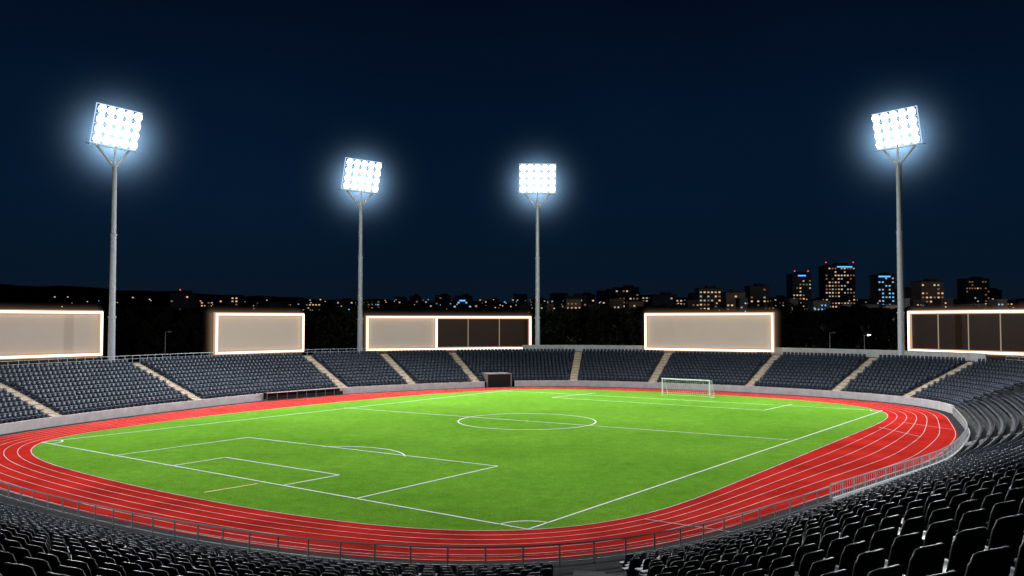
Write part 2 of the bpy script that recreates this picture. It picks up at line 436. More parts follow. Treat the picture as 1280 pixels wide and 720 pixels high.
for k in range(NR+1):
    for zz in ((k-1), k):
        if k == NR and zz == NR: continue
        for i in range(NC):
            x, y = NP(i, SK(k)); vs.append((x, y, ZC(i, zz)))
nr = len(vs)//NC
m.add(vs, [(j*NC+i, j*NC+i+1, (j+1)*NC+i+1, (j+1)*NC+i) for j in range(nr-1) for i in range(NC-1)])
m.build('terrace', M['concrete_near'], near)
naisle = [(int(np.argmin(np.abs(TA-R(a_)))), w_) for a_, w_ in ((-88.5, 3.2), (-42, 1.7), (-24, 1.7))]
for c, w_ in naisle:
    m = MB()
    for k in range(NR*4-4):
        x0, y0 = NP(c, SK(k/4)); x1, y1 = NP(c, SK((k+1)/4))
        n = Vector((x1-x0, y1-y0, 0)); l = n.length; n.normalize(); dd = Vector((-n.y, n.x, 0))
        z = ZC(c, k/4)+.06
        m.box((x0*.5+x1*.5, y0*.5+y1*.5, z-.1), (w_ if w_ < 2 else 1.6, l+.01, .3), (dd, n, up))
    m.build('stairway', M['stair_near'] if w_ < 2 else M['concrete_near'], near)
for k in range(NR):
    s = SK(k)*.58+SK(k+1)*.42
    pts = np.array([NP(i, s) for i in range(NC)]); zr = np.array([ZC(i, k) for i in range(NC)])
    sl = np.hypot(*(pts[1:]-pts[:-1]).T); cum = np.concatenate([[0], np.cumsum(sl)])
    apos = [(cum[c], w_/2+.45) for c, w_ in naisle]
    grow = .68+.32*s**.7
    q = .3+random.random()*.3
    while q < cum[-1]:
        sc = float(np.interp(q, cum, BB[:,6]))*grow; q += .62*sc
        if any(abs(q-ap) < hw for ap, hw in apos) or q >= cum[-1]: continue
        x = np.interp(q, cum, pts[:,0]); y = np.interp(q, cum, pts[:,1]); z = np.interp(q, cum, zr)
        x2 = np.interp(q+.5, cum, pts[:,0])-np.interp(q-.5, cum, pts[:,0]); y2 = np.interp(q+.5, cum, pts[:,1])-np.interp(q-.5, cum, pts[:,1])
        l = math.hypot(x2, y2); n = (-y2/l, x2/l)
        if y < 2.5: continue
        ci = np.interp(q, cum, np.arange(NC)); f = NP(ci, 0)
        if n[0]*(f[0]-x)+n[1]*(f[1]-y) < 0: n = (-n[0], -n[1])
        seats.append((float(x), float(y), float(z), n[0], n[1], 1, sc))
vis = []; rest = []
for sct in seats:
    px, py, f = proj(sct[0], sct[1], sct[2]+.86*sct[6])
    if f < 2 or px < -260 or px > 1540 or py > 900: continue
    if sct[5] and -15 < px < 1295 and py < 728: vis.append((f, sct))
    else: rest.append(sct)
vis.sort(key=lambda a: a[0])
big = vis[:300]; rest += [v[1] for v in vis[300:]]
print('SEATS', len(seats), len(vis), len(rest), big[0][0], big[-1][0])

def plate(cols, rows, fn, thick):
    m = MB(); vs = []
    for side in (0, 1):
        for j in range(rows+1):
            for i in range(cols+1):
                u = -1+2*i/cols; v = j/rows
                pos, n = fn(u, v); vs.append(Vector(pos)-Vector(n)*thick*side)
    N = (cols+1)*(rows+1); fs = []
    for j in range(rows):
        for i in range(cols):
            a = j*(cols+1)+i; b_ = a+1; c = a+cols+2; d = a+cols+1
            fs.append((a, b_, c, d)); fs.append((N+d, N+c, N+b_, N+a))
    rim = [i for i in range(cols)]+[j*(cols+1)+cols for j in range(rows)]+[rows*(cols+1)+i for i in range(cols, 0, -1)]+[j*(cols+1) for j in range(rows, 0, -1)]
    for a, b_ in zip(rim, rim[1:]+rim[:1]): fs.append((a, N+a, N+b_, b_))
    return m.add(vs, fs)
def backfn(u, v):
    w = .250*(1-.07*v)*(math.sqrt(max(0, 1-max(0, (v-.72)/.28)**2*.22)))
    z = .40+.46*v - (.03*abs(u)**4 if v > .8 else 0)
    y = -.17-.10*v+.045*abs(u)**2
    return (u*w, y, z), (u*-.3, 1, .15)
def panfn(u, v):
    w = .24*(1-.06*v)
    return (u*w, -.19+.43*v, .43+.035*u*u-.02*math.sin(v*math.pi)-.05*max(0, v-.8)*4*.5), (0, 0, 1)
sr = empty('stadium_seat', (0, 0, 0))
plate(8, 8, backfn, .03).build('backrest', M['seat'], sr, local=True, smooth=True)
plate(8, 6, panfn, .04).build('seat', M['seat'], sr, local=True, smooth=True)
mb = MB()
mb.box((0, -.215, .50), (.30, .03, .06)); mb.build('back_bracket', M['darksteel'], sr, local=True)
for s in (-1, 1):
    mb = MB(); mb.box((s*.17, -.05, .2), (.035, .05, .40)); mb.box((s*.17, -.02, .015), (.06, .16, .03)); mb.box((s*.17, 0, .385), (.035, .30, .04))
    mb.build('leg', M['darksteel'], sr, local=True)
for ch in sr.children:
    if ch.name.split('.')[0] in ('backrest', 'seat'):
        md = ch.modifiers.new('b', 'BEVEL'); md.width = .008; md.segments = 2; md.limit_method = 'ANGLE'; md.angle_limit = R(50)
for i, (f, sct) in enumerate(big):
    o = sr if i == 0 else copy_tree(sr)
    o.location = sct[:3]; o.rotation_euler.z = math.atan2(-sct[3], sct[4])+random.uniform(-.025, .025); o.scale = (sct[6],)*3
    px = proj(*sct[:3])[0]
    if px < 420: lb, gpn = 'empty charcoal plastic seat seen from behind at the bottom left of the near stand', 'near stand seats on the left'
    elif px < 860: lb, gpn = 'empty charcoal plastic seat along the bottom middle of the near stand', 'near stand seats in the middle'
    elif f < 13: lb, gpn = 'large empty charcoal plastic seat seen from behind in the bottom right corner', 'near stand seats in the right corner'
    else: lb, gpn = 'smaller empty charcoal seat in the rows climbing on the right of the near stand', 'near stand seats on the right'
    tag(o, lb, 'seat', gpn)
tv = []; tf = []
def tb(x0, x1, y0, y1, z0, z1, lean=0, tap=0):
    o = len(tv)
    for (x, y, z) in [(x0,y0,z0),(x1,y0,z0),(x1,y1,z0),(x0,y1,z0)]: tv.append((x, y, z))
    for (x, y, z) in [(x0+tap,y0+lean,z1),(x1-tap,y0+lean,z1),(x1-tap,y1+lean,z1),(x0+tap,y1+lean,z1)]: tv.append((x, y, z))
    for q in [(4,5,6,7),(0,1,5,4),(1,2,6,5),(2,3,7,6),(3,0,4,7),(3,2,1,0)]: tf.append(tuple(i+o for i in q))
tb(-.23, .23, -.23, -.19, .42, .74, -.05, .01); tb(-.21, .21, -.28, -.24, .74, .84, -.015, .05)
tb(-.22, .22, -.19, .23, .38, .43, 0, 0); tb(-.18, .18, -.08, 0, 0, .38, 0, 0)
tv = np.array(tv); tf = np.array(tf)
Sx = np.array([list(s[:5])+[s[6], s[5]] for s in rest], dtype=float)
n_ = len(Sx)
V = np.empty((n_, len(tv), 3)); sc_ = Sx[:,5:6]
V[:,:,0] = Sx[:,0:1]+sc_*(tv[None,:,0]*Sx[:,4:5]+tv[None,:,1]*Sx[:,3:4])
V[:,:,1] = Sx[:,1:2]+sc_*(-tv[None,:,0]*Sx[:,3:4]+tv[None,:,1]*Sx[:,4:5])
V[:,:,2] = Sx[:,2:3]+sc_*tv[None,:,2]
Fc = (tf[None]+(np.arange(n_)*len(tv))[:,None,None]).reshape(-1, 4)
me = bpy.data.meshes.new('seat_rows'); me.vertices.add(n_*len(tv)); me.vertices.foreach_set('co', V.reshape(-1))
me.loops.add(Fc.size); me.loops.foreach_set('vertex_index', Fc.reshape(-1).astype(np.int32))
me.polygons.add(len(Fc)); me.polygons.foreach_set('loop_start', np.arange(0, Fc.size, 4, dtype=np.int32))
me.polygons.foreach_set('loop_total', np.full(len(Fc), 4, dtype=np.int32)); me.update(calc_edges=True)
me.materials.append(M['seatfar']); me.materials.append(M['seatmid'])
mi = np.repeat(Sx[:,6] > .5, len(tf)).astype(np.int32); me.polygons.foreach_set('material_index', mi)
so = bpy.data.objects.new('seat_rows', me); COL.objects.link(so)
tag(so, 'rows of small dark plastic seats filling the stands', 'seats', kind='stuff')

# ------------------------------------------------------------ railings
def railing(name, t0, t1, off, post_step, h, matl, label, bars=False, pr=.035):
    pts = []
    n = int((t1-t0)/R(.5))
    for i in range(n+1):
        t = t0+(t1-t0)*i/n; pts.append(Vector((*pol(t, rout(t)+off), 0)))
    root = tag(empty(name, tuple(pts[len(pts)//2])), label, 'railing')
    cum = [0]
    for a, c in zip(pts[:-1], pts[1:]): cum.append(cum[-1]+(c-a).length)
    A_ = np.array([[p.x, p.y] for p in pts])
    def at(q): return Vector((np.interp(q, cum, A_[:,0]), np.interp(q, cum, A_[:,1]), 0))
    MB().poly([p+up*h for p in pts], pr*1.1, 6).build('top_rail', matl, root)
    MB().poly([p+up*h*.5 for p in pts], pr*.6, 5).build('middle_rail', matl, root)
    MB().poly([p+up*.12 for p in pts], pr*.6, 5).build('bottom_rail', matl, root)
    pm = None
    for q in np.arange(0, cum[-1], post_step):
        p = at(q)
        if pm is None:
            pm = MB().tube((0,0,-.02), (0,0,h), pr, n=6).build('post', matl, root, local=True); o = pm
        else:
            o = pm.copy(); COL.objects.link(o)
        o.location = p-root.location
    if bars:
        mb = MB()
        for q in np.arange(0, cum[-1], .4):
            p = at(q); mb.tube(p+up*.12, p+up*h, .015, n=4, cap=False)
        mb.build('bars', matl, root)
        c0 = [Vector(pol(t0+(t1-t0)*i/n, rout(t0+(t1-t0)*i/n)+off+.12)) for i in range(n+1)]
        c1 = [Vector(pol(t0+(t1-t0)*i/n, rout(t0+(t1-t0)*i/n)+off+.30)) for i in range(n+1)]
        wallstrip(c0, c1, -.03, .30).build('kerb_wall', M['parapet'], root)
    return root
railing('railing', R(-162), R(-66), 1.1, 2.0, 1.05, M['railgrey'], 'dark metal railing between the track and the near stand', pr=.05)
railing('railing', R(-65.5), R(9), 1.05, 2.0, 1.2, M['railsilver'], 'silver barred railing curving along the right side of the track', bars=True, pr=.055)

# ------------------------------------------------------------ lit boards
def mth(nt, op, a, v=None):
    x = nt.nodes.new('ShaderNodeMath'); x.operation = op; nt.links.new(a, x.inputs[0])
    if v is not None:
        if isinstance(v, (int, float)): x.inputs[1].default_value = v
        else: nt.links.new(v, x.inputs[1])
    return x.outputs[0]
def sub1(nt, a):
    x = nt.nodes.new('ShaderNodeMath'); x.operation = 'SUBTRACT'; x.inputs[0].default_value = 1.; nt.links.new(a, x.inputs[1]); return x.outputs[0]
HZR = 1.9
def board_halo(c, dx, n, L, H):  # emission volume that paints the frame's glow behind the board
    hm = bpy.data.materials.new('warm_halo_glow'); hm.use_nodes = True; nt = hm.node_tree; nt.nodes.clear()
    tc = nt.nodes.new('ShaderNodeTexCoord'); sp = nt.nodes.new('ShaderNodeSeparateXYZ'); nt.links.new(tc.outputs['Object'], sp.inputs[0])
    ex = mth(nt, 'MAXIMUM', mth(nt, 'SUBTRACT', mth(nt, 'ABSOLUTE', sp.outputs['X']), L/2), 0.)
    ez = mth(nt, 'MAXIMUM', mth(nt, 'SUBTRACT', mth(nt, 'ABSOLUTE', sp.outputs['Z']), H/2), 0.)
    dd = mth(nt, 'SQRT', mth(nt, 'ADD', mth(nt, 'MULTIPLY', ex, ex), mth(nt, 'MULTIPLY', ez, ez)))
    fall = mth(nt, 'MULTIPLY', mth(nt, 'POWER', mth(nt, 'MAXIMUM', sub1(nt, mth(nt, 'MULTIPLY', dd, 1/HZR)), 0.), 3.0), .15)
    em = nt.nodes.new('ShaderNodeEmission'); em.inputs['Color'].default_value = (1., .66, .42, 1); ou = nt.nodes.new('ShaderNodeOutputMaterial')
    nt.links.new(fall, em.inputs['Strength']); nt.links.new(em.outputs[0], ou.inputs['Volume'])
    mb = MB(); mb.box((0,0,0), (L+2*HZR, 1.0, H+2*HZR)); o = mb.build('halo', hm)
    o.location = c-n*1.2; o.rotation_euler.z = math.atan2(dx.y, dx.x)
    tag(o, 'faint warm haze of added glow behind a lit billboard', 'halo', kind='structure')
def board(px0, d0, px1, d1, z0, z1, label, segs, posts):
    a = P(px0, 401, d0); c = P(px1, 401, d1); a.z = c.z = 0
    dx = (c-a).normalized(); L = (c-a).length; n = Vector((dx.y, -dx.x, 0)); n = n if n.y < 0 else -n
    r_ = tag(empty('billboard', tuple((a+c)/2)), label, 'billboard')
    H = z1-z0; T = .34
    for (u0, u1, glass) in segs:
        ca = a+dx*L*(u0+u1)/2
        mb = MB(); mb.box(ca+up*(z0+H/2), (L*(u1-u0)-.06, .22, H-.2), (dx, n, up))
        mb.build('panel', M['panelglass'] if glass else M['panel'], r_)
        for i in range(1, glass):
            q = a+dx*L*(u0+(u1-u0)*i/glass)+n*.2
            mb = MB(); mb.box(q+up*(z0+H/2), (.16, .12, H-.5), (dx, n, up)); mb.build('mullion', M['neon_dim'], r_)
    us = sorted({s[0] for s in segs}|{1.})
    for nm, T_, o_n, mt in (('light_frame', T, .62, M['neon']), ('painted_glow_trim', T*2.2, .14, M['neonglow'])):  # the wider strip is an added trim that paints the frame's glow
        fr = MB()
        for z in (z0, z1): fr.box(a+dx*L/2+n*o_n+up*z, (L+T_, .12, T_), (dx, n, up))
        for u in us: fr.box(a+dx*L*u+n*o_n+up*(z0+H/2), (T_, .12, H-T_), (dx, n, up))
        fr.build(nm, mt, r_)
    for i in range(posts):
        q = a+dx*L*(i+.5)/posts-n*.3
        MB().tube(q, q+up*(z1-.5), .16, n=8).build('support_post', M['darksteel'], r_)
    board_halo((a+c)/2+up*(z0+H/2), dx, n, L, H)
    return r_
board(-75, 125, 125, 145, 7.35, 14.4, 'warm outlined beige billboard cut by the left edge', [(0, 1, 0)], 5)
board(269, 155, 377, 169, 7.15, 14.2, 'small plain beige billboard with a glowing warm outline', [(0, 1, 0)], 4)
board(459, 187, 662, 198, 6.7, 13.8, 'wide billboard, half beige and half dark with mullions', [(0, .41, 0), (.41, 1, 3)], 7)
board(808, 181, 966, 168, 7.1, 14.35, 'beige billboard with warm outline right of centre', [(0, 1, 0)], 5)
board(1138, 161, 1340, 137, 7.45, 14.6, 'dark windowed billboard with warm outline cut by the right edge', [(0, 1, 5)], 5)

# ------------------------------------------------------------ floodlights
def spot(loc, aim, e, size=110, blend=.7, rad=.6, col=(.95, .98, 1.)):
    l = bpy.data.lights.new('flood_and_fill_spot', 'SPOT'); l.energy = e; l.spot_size = R(size); l.spot_blend = blend; l.shadow_soft_size = rad; l.color = col
    o = bpy.data.objects.new('flood_and_fill_spot', l); COL.objects.link(o); o.location = loc
    o.rotation_euler = (Vector(aim)-Vector(loc)).to_track_quat('-Z', 'Y').to_euler(); return o
HM = bpy.data.materials.new('lamp_halo_glow'); HM.use_nodes = True  # self-glowing volume standing in for glare around the lamps
nt = HM.node_tree; nt.nodes.clear()
tc = nt.nodes.new('ShaderNodeTexCoord'); ln = nt.nodes.new('ShaderNodeVectorMath'); ln.operation = 'LENGTH'
mr = nt.nodes.new('ShaderNodeMapRange'); mr.inputs[1].default_value = 0; mr.inputs[2].default_value = 1; mr.inputs[3].default_value = 1; mr.inputs[4].default_value = 0
nt.links.new(tc.outputs['Object'], ln.inputs[0]); nt.links.new(ln.outputs['Value'], mr.inputs[0])
s1 = mth(nt, 'MULTIPLY', mth(nt, 'POWER', mr.outputs[0], 3.0), .02)
s2 = mth(nt, 'MULTIPLY', mth(nt, 'POWER', mr.outputs[0], 9.), 2.4)
em = nt.nodes.new('ShaderNodeEmission'); em.inputs['Color'].default_value = (.38, .66, 1., 1); ou = nt.nodes.new('ShaderNodeOutputMaterial')
nt.links.new(mth(nt, 'ADD', s1, s2), em.inputs['Strength']); nt.links.new(em.outputs[0], ou.inputs['Volume'])
def halo(loc, rz, S=20):
    bm = bmesh.new(); bmesh.ops.create_icosphere(bm, subdivisions=3, radius=1.)
    me = bpy.data.meshes.new('halo'); bm.to_mesh(me); bm.free(); me.materials.append(HM)
    o = bpy.data.objects.new('halo', me); COL.objects.link(o); o.location = loc; o.rotation_euler = (0, 0, rz); o.scale = (S, S*.22, S)
    return tag(o, 'soft bluish haze of added glow behind the floodlight', 'halo', kind='structure')
def copy_child(lm, q, r_):
    c = lm.copy(); COL.objects.link(c); c.parent = r_; c.location = q
    for ch in lm.children:
        e = ch.copy(); COL.objects.link(e); e.parent = c
def tower(px, d, top_py, label, aim, en, face=None, HWd=8.2, HHt=6.4):
    base = P(px, 401, d); base.z = 0
    top = P(px, top_py, d).z
    dirv = (Vector((CX, CY-8, 0))-base); dirv.z = 0; dirv.normalize()
    if face: dirv = Vector((face[0], face[1], 0)).normalized()
    rz = math.atan2(dirv.x, -dirv.y)
    r_ = tag(empty('floodlight_tower', tuple(base), rz), label, 'floodlight tower', 'floodlight towers behind the far stand')
    hz = top-HHt/2; pb_ = top-HHt-3.0
    mb = MB(); mb.tube((0,0,0), (0,0,pb_*.35), .60, .54, 16); mb.tube((0,0,pb_*.35), (0,0,pb_*.7), .50, .45, 16); mb.tube((0,0,pb_*.7), (0,0,pb_), .41, .36, 16)
    mb.build('pole', M['steel'], r_, local=True, smooth=False)
    for z in (pb_*.35, pb_*.7, pb_):
        MB().tube((0,0,z-.12), (0,0,z+.12), .66 if z < pb_*.5 else .54, n=14).build('flange', M['steel'], r_, local=True)
    MB().tube((0,0,0), (0,0,.3), .95, n=14).build('base_plate', M['steel'], r_, local=True)
    mb = MB()
    mb.tube((.5, .45, 2.5), (.42, .35, pb_), .05, n=5); mb.tube((.2, .7, 2.5), (.15, .5, pb_), .05, n=5)
    for i in range(int(pb_/.9)):
        z = 3+i*.9
        if z < pb_: u = z/pb_; mb.tube((.5-.08*u, .45-.1*u, z), (.2-.05*u, .7-.2*u, z), .03, n=4)
    mb.build('ladder', M['darksteel'], r_, local=True)
    tilt = R(15)
    Yv = Vector((0, -math.cos(tilt), -math.sin(tilt))); Zv = Vector((0, -math.sin(tilt), math.cos(tilt))); Xv = Vector((1,0,0))
    hc = Vector((0, -.6, hz))
    mb = MB()
    bl = hc-Zv*(HHt/2)
    for s in (-1, 1):
        mb.tube((0,0,pb_-.6), bl-Yv*.2-Zv*.3+Xv*s*HWd*.36, .2, n=8)
        mb.tube(bl-Yv*.5-Zv*.3+Xv*s*HWd*.2, hc-Yv*.5+Zv*2+Xv*s*HWd*.2, .10, n=8)
    mb.tube((0,0,pb_-.3), hc-Yv*.5, .2, n=8)
    mb.build('brace', M['white'], r_, local=True)
    mb = MB()
    for j in range(5): mb.box(hc-Yv*.25+Zv*(HHt*(j/4-.5)), (HWd+.1, .16, .14), (Xv, Yv, Zv))
    for i in range(6): mb.box(hc-Yv*.35+Xv*(HWd*(i/5-.5)), (.12, .16, HHt+.1), (Xv, Yv, Zv))
    mb.build('lamp_rack', M['housing'], r_, local=True)
    mb = MB(); mb.box(bl-Yv*.3-Zv*.3, (HWd+.9, 1.1, .12), (Xv, Yv, Zv))
    mb.build('service_platform', M['steel'], r_, local=True)
    mb = MB()
    for i in range(9):
        q = bl-Yv*.85-Zv*.3+Xv*((HWd+.8)*(i/8-.5)); mb.tube(q, q+Zv*.9, .03, n=4)
    mb.tube(bl-Yv*.85+Zv*.6-Xv*(HWd/2+.4), bl-Yv*.85+Zv*.6+Xv*(HWd/2+.4), .03, n=4)
    mb.build('platform_railing', M['steel'], r_, local=True)
    lm = None
    sx, sz = HWd/5, HHt/4
    for j in range(4):
        for i in range(5):
            q = hc+Xv*sx*(i-2)+Zv*sz*(j-1.5)
            if lm is None:
                mb = MB(); mb.tube(-Yv*.25, Yv*.15, .50, .80, 18); lm = mb.build('lamp', M['housing'], r_, local=True)
                mb = MB(); mb.tube(Yv*.15, Yv*.22, .73, .66, 18); mb.build('lens', M['lens'], lm, local=True)
                lm.location = q
            else: copy_child(lm, q, r_)
    fwd = Matrix.Rotation(rz, 3, 'Z')
    hw = base+fwd@(hc+Yv*.3)
    spot(tuple(hw), aim, en)
    out = Vector((base.x, base.y+6, 0)).normalized()   # haze is an added glow volume, set beyond the lamp head
    c = base+Vector((0,0,hz))+out*8.6
    halo(tuple(c), math.atan2(-out.x, out.y))
tower(140, 141, 136, 'leftmost tall floodlight tower with bright lamp grid behind the left stand', (2, 95, 0), 290000)
tower(450, 184, 201, 'floodlight tower between the second and third billboards', (-8, 78, 0), 250000, face=(.66, -.75), HWd=8.9, HHt=6.6)
tower(672, 192, 206, 'floodlight tower right of the half dark billboard', (6, 76, 0), 250000, face=(.02, -1))
tower(1126, 152, 139, 'rightmost tall floodlight tower beside the dark billboard at right', (2, 95, 0), 290000)
spot((-78, 5, 50), (2, 127, 0), 230000, 68, .75, 2.)  # added spot without a tower, fill light from behind the camera
spot((84, 12, 50), (0, 129, 0), 230000, 66, .75, 3.)  # second added fill spot, no tower built for it

# ------------------------------------------------------------ trees
def tree_mesh(seed, H, Rr_):
    rnd = random.Random(seed); mb = MB()
    clumps = []
    for i in range(26):
        a = rnd.random()*6.283; h = H*(.32+.66*rnd.random()); k = 1-abs((h/H-.58)/.48)**2
        r = Rr_*max(.15, k)*math.sqrt(rnd.random())
        clumps.append((r*math.cos(a), r*math.sin(a), h, Rr_*(.22+.2*rnd.random())))
    for (x, y, z, s) in clumps:
        for j in range(46):
            v = Vector((rnd.gauss(0,1), rnd.gauss(0,1), rnd.gauss(0,1))).normalized()*s*(.55+.5*rnd.random())
            p = Vector((x, y, z))+v
            n = Vector((rnd.gauss(0,1), rnd.gauss(0,1), rnd.gauss(0,1))).normalized(); a_ = n.orthogonal().normalized(); b_ = n.cross(a_); q = .28+.25*rnd.random()
            mb.add([p+a_*q, p+b_*q*.6, p-a_*q, p-b_*q*.6], [(0,1,2,3)])
    tr = MB(); tr.tube((0,0,-.1), (0,0,H*.4), .38, .22, 8); tr.tube((0,0,H*.4), (.2,.1,H*.8), .22, .06, 6)
    for c in clumps[:9]: tr.tube((0,0,H*(.25+.2*rnd.random())), c[:3], .12, .03, 5)
    return mb, tr
protos = []
for k in range(5):
    r_ = empty('tree', (0,0,0)); mb, tr = tree_mesh(k+3, 15, 4.6+.5*k)
    tr.build('trunk', M['bark'], r_, local=True); mb.build('crown', M['leafA'] if k % 2 else M['leafB'], r_, local=True); protos.append(r_)
used = [False]*5
tx = []
px = -30
while px < 1320:
    tx.append(px); px += random.uniform(20, 38)
for i, px in enumerate(tx):
    k = random.randrange(5); o = protos[k] if not used[k] else copy_tree(protos[k]); used[k] = True
    d = random.uniform(222, 275); top = random.uniform(383, 399)
    b0 = P(px, 401, d); zt_ = P(px, top, d).z
    o.location = (b0.x, b0.y, -.1); s = zt_/15*1.02; o.scale = (s*1.1, s*1.1, s); o.rotation_euler.z = random.random()*6.28
    tag(o, 'dark leafy tree behind the far stand, %s from the left' % ORD[min(i, 39)] if i < 40 else 'dark leafy tree behind the right billboard, %s from the right' % ORD[len(tx)-1-i], 'tree', 'trees behind the far stand')
for k in range(5):
    if not used[k]:
        for ch in list(protos[k].children): bpy.data.objects.remove(ch)
        bpy.data.objects.remove(protos[k])
mb = MB(); rnd = random.Random(4)
for i in range(9000):
    px = rnd.uniform(-120, 1400); d = rnd.uniform(300, 380); py = 389+3*math.sin(px*.021)+2.5*math.sin(px*.057+1)+ (rnd.random()**2)*55
    p = P(px, py, d)
    if p.z < 0: continue
    n = Vector((rnd.gauss(0,1), rnd.gauss(0,1), rnd.gauss(0,1))).normalized(); a_ = n.orthogonal().normalized(); b_ = n.cross(a_); q = rnd.uniform(.9, 2.0)
    mb.add([p+a_*q, p+b_*q, p-a_*q, p-b_*q], [(0,1,2,3)])
tag(mb.build('woodland', M['leafA']), 'dark distant woodland reading as one mass below the city', 'woodland', kind='stuff')

# ------------------------------------------------------------ hills
mb = MB()
xs = list(range(-400, 1700, 25)); vs = []
for px in xs:
    y = np.interp(px, [-400, 0, 100, 200, 330, 450, 640, 900, 1300, 1700], [352, 355, 359, 364, 371, 375, 378, 380, 379, 376])+1.2*math.sin(px*.05)+.7*math.sin(px*.13)
    a = P(px, y, 1700); vs.append(((a.x*.85), 1450, -.1)); vs.append(tuple(a)); vs.append((a.x*1.15, 2000, -.1))
for i in range(len(xs)-1):
    o = i*3; mb.add([vs[o], vs[o+3], vs[o+4], vs[o+1]], [(0,1,2,3)]); mb.add([vs[o+1], vs[o+4], vs[o+5], vs[o+2]], [(0,1,2,3)])
tag(mb.build('hills', M['hill']), 'low dark hills along the horizon', 'hills', kind='structure')

# ------------------------------------------------------------ city
wmesh = {}
def winobj(kind, w, h):
    key = (kind, w, h)
    if key not in wmesh:
        me = bpy.data.meshes.new('window')
        me.from_pydata([(-w/2,0,-h/2),(w/2,0,-h/2),(w/2,0,h/2),(-w/2,0,h/2)], [], [(0,1,2,3)]); me.materials.append(M[kind]); wmesh[key] = me
    o = bpy.data.objects.new('window', wmesh[key]); COL.objects.link(o); return o
def building(px0, px1, ytop, d, wm, plit, kinds, label, group=None, beacon=None, sign=None, ymin=388, ww=1.4, wh=1.1, cw=2.5, ch=3.1, depth=16, roofbox=True, rnd=random):
    a = P(px0, 401, d); c = P(px1, 401, d); w = c.x-a.x; H = P((px0+px1)/2, ytop, d).z
    r_ = tag(empty('building', ((a.x+c.x)/2, d, 0)), label, 'building', group)
    mb = MB(); mb.box((0, depth/2, H/2), (w, depth, H)); mb.build('wall', M['bwall'][wm], r_, local=True)
    mb = MB(); mb.box((0, depth/2, H+.35), (w+.5, depth+.5, .7))
    if roofbox: mb.box((w*.12, depth/2, H+1.6), (w*.4, depth*.5, 1.9))
    mb.build('roof', M['bwall'][2], r_, local=True)
    if beacon:
        for bx in beacon:
            mb = MB(); mb.tube((bx*w/2, 1, H+.7), (bx*w/2, 1, H+2.6), .15, n=5); mb.build('antenna', M['darksteel'], r_, local=True)
            mb = MB(); mb.tube((bx*w/2, 1, H+2.6), (bx*w/2, 1, H+3.3), .42, n=6); mb.build('beacon', M['red'], r_, local=True)
    if sign:
        mb = MB(); mb.box((sign[1]*w/2, -.25, H-1.1), (w*sign[2], .3, 1.0)); mb.build('sign', M[sign[0]], r_, local=True)
    zmin = P(px0, ymin, d).z
    nc = max(1, int(w/cw)); z = H-2.6
    cells = []
    while z > max(zmin, 2):
        rowlit = rnd.random()
        for i in range(nc):
            if rnd.random() < plit*(.3+1.4*rowlit): cells.append((-w/2+w*(i+.5)/nc, z))
        z -= ch
    rnd.shuffle(cells)
    for (x, z) in cells[:98]:
        o = winobj(rnd.choice(kinds), ww, wh); o.parent = r_; o.location = (x, -.12, z)
    return r_
W1 = ['wwarm', 'wdim', 'wdim', 'wwhite', 'wwarm']; W2 = ['wwarm', 'wwhite', 'wdim', 'wdim']; W3 = ['wblue', 'wwhite', 'wblue']; WD = ['wdim', 'wdim', 'wdim', 'wwarm', 'wwhite']; W4 = ['wwarm', 'wwhite', 'wwarm', 'wdim']
building(1032, 1070, 332, 760, 2, .6, W1, 'tallest dark office tower with many lit windows and roof lights', beacon=(-.9, .9), sign=('blue', .3, .5))
building(991, 1015, 343, 740, 0, .30, W1, 'narrow dark tower with red beacons left of the tallest tower', beacon=(-.7, .7), sign=('blue', 0, .4))
building(1098, 1119, 344, 700, 0, .35, W3, 'slim tower with blue white windows behind the right floodlight pole', sign=('blue', -.2, .7))
building(1152, 1181, 352, 640, 1, .5, W1, 'pale wide block with warm windows right of the right floodlight pole')
building(1208, 1238, 349, 820, 0, .3, WD, 'broad dark block near the right edge of the skyline')
building(938, 962, 358, 680, 0, .35, WD, 'mid height grey block left of the twin towers')
building(874, 902, 361, 640, 1, .65, W4, 'warmly lit apartment block right of centre')
building(769, 799, 360, 700, 2, .45, WD, 'dark apartment block with dim windows over the far stand')
building(908, 932, 366, 600, 1, .5, W2, 'low pale block next to the warmly lit apartment block')
building(708, 734, 371, 610, 2, .6, W4, 'low wide block with orange windows right of the third floodlight')
building(816, 846, 369, 690, 0, .3, W2, 'low long block between two apartment blocks on the skyline')
building(1122, 1146, 362, 730, 0, .3, W2, 'small block directly behind the right floodlight pole')
building(566, 590, 374, 650, 0, .45, W3, 'low block with blue lights left of the third floodlight', sign=('blue', 0, .3))
building(212, 236, 367, 640, 0, .35, WD, 'small block on the left part of the skyline, the tallest there', beacon=(0,))
rnd = random.Random(12); i = 0; px = 246
while px < 1300 and i < 40:
    w = rnd.uniform(12, 30); yt = rnd.uniform(369, 379) if px < 640 else rnd.uniform(363, 379)
    building(px, px+w, yt, rnd.uniform(820, 980), rnd.choice([0, 1, 2]), rnd.choice([.08, .15, .3, .5]), rnd.choice([W1, WD, W2, W4]), 'far low city block with a few lit windows, %s of its kind from the left' % ORD[min(i, 39)], 'low blocks along the skyline', roofbox=rnd.random() < .5, ww=1.8, wh=1.3, cw=3.4, rnd=rnd)
    i += 1; px += w+rnd.uniform(0, 12) if px > 640 else w+rnd.uniform(4, 20)
i = 0; px = 650
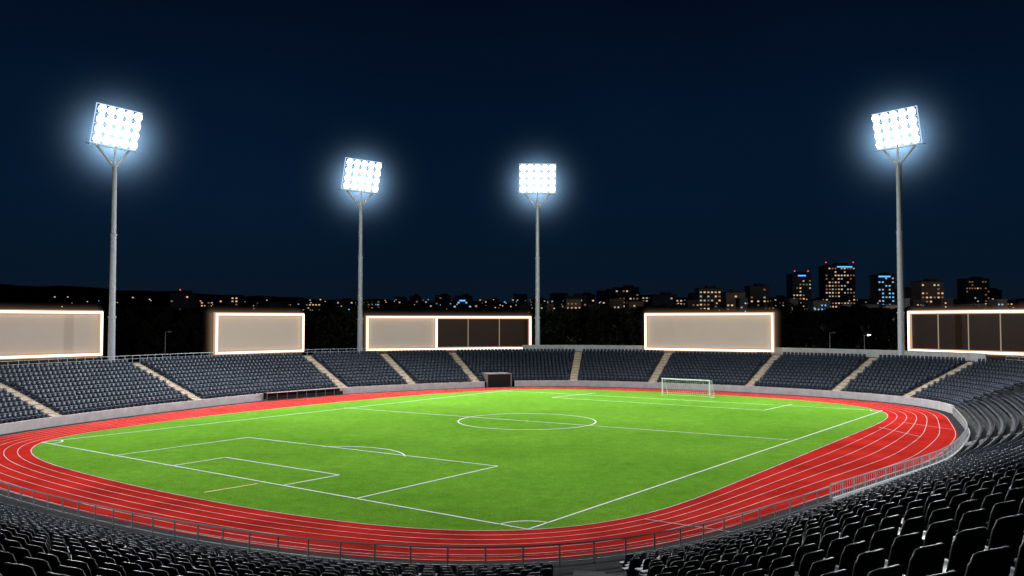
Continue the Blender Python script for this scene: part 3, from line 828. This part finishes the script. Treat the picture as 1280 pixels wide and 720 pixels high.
while px < 1290 and i < 40:
    w = rnd.uniform(9, 22); yt = rnd.uniform(373, 383)
    building(px, px+w, yt, rnd.uniform(520, 570), rnd.choice([0, 1, 2, 2]), rnd.choice([.12, .25, .6]), rnd.choice([W1, WD, W2, W3, W4]), 'low lit house block just above the trees, %s from the centre' % ORD[min(i, 39)], 'low house blocks above the trees', roofbox=False, ww=1.0, wh=.8, cw=2.0, ch=2.6, ymin=391, depth=10, rnd=rnd)
    i += 1; px += w+rnd.uniform(2, 24)
for nm, mk, cnt, lb in (('city_lights', 'wwarm', 240, 'scattered tiny warm city lights below the dark hills'), ('city_lights', 'wblue', 70, 'scattered tiny blue white city lights below the dark hills')):
    mb = MB()
    for i in range(cnt):
        px = rnd.choice([rnd.uniform(10, 1290), rnd.uniform(200, 1290), rnd.gauss(620, 60), rnd.gauss(1080, 120)])
        py = rnd.uniform(374, 387) if px > 200 else rnd.uniform(368, 384); d = rnd.uniform(500, 1400)
        p = P(px, py, d); s = rnd.uniform(.4, 1.2)*d/1000
        mb.box(p, (s*1.3, s, s))
    tag(mb.build(nm, M[mk]), lb, 'city lights', kind='stuff')
for (x, y, e) in ((-150, 480, 9000), (60, 480, 12000), (170, 490, 20000), (250, 490, 26000), (330, 490, 26000)):
    l = bpy.data.lights.new('facade_fill_light', 'POINT'); l.energy = e*1.0; l.color = (1., .80, .60); l.shadow_soft_size = 1.  # added point lamps without posts, brightening the city facades
    o = bpy.data.objects.new('facade_fill_light', l); COL.objects.link(o); o.location = (x, y, 26)
for (px, pyt, d, lb) in ((207, 415, 200, 'slim lamp post behind the left stand between two billboards'), (1080, 419, 205, 'small street lamp glowing warm behind the right stand'),
                         (1037, 416, 215, 'slim unlit mast behind the stand right of the beige billboard')):
    b0 = P(px, 401, d); z = P(px, pyt, d).z
    r_ = tag(empty('street_lamp', (b0.x, b0.y, 0)), lb, 'street lamp')
    MB().tube((0,0,0), (0,0,z), .12, .07, 8).build('post', M['steel'], r_, local=True)
    MB().tube((0,0,z-.05), (.9,-.1,z+.1), .05, n=6).build('arm', M['steel'], r_, local=True)
    MB().tube((.75,-.1,z+.02), (1.5,-.1,z+.08), .16, .1, n=8).build('lamp_head', M['lampglow'] if px == 1080 else M['steel'], r_, local=True)

# ------------------------------------------------------------ world, camera
w = bpy.data.worlds.new('World'); bpy.context.scene.world = w; w.use_nodes = True
nt = w.node_tree; bg = nt.nodes['Background']
tc = nt.nodes.new('ShaderNodeTexCoord'); sp = nt.nodes.new('ShaderNodeSeparateXYZ'); rp = nt.nodes.new('ShaderNodeValToRGB')
nt.links.new(tc.outputs['Generated'], sp.inputs[0])
e = rp.color_ramp.elements
e[0].position = 0; e[0].color = (.0036, .0075, .0135, 1)
e[1].position = 1; e[1].color = (.0006, .0022, .0075, 1)
for (p_, c_) in ((.05, (.0022, .0080, .0195)), (.14, (.0014, .0086, .0245)), (.24, (.0012, .0068, .0215)), (.36, (.0009, .0036, .0130))):
    x = rp.color_ramp.elements.new(p_); x.color = (*c_, 1)
nz = nt.nodes.new('ShaderNodeTexNoise'); nz.inputs['Scale'].default_value = 3; nz.inputs['Detail'].default_value = 5
nt.links.new(tc.outputs['Generated'], nz.inputs['Vector'])
mr = nt.nodes.new('ShaderNodeMapRange'); mr.inputs[3].default_value = .75; mr.inputs[4].default_value = 1.25
nt.links.new(nz.outputs['Fac'], mr.inputs[0])
mx = nt.nodes.new('ShaderNodeVectorMath'); mx.operation = 'SCALE'
nt.links.new(sp.outputs['Z'], rp.inputs['Fac']); nt.links.new(rp.outputs['Color'], mx.inputs[0]); nt.links.new(mr.outputs[0], mx.inputs['Scale'])
nt.links.new(mx.outputs[0], bg.inputs['Color']); bg.inputs['Strength'].default_value = 1.
cam = bpy.data.cameras.new('camera'); co = bpy.data.objects.new('camera', cam); COL.objects.link(co)
co.location = (0, 0, CH); co.rotation_euler = (math.pi/2+TH, 0, 0); cam.sensor_width = 36; cam.lens = 36*F/1280; cam.clip_start = .3; cam.clip_end = 8000
bpy.context.scene.camera = co
sc = bpy.context.scene; sc.view_settings.view_transform = 'Standard'; sc.view_settings.look = 'None'; sc.view_settings.exposure = 0
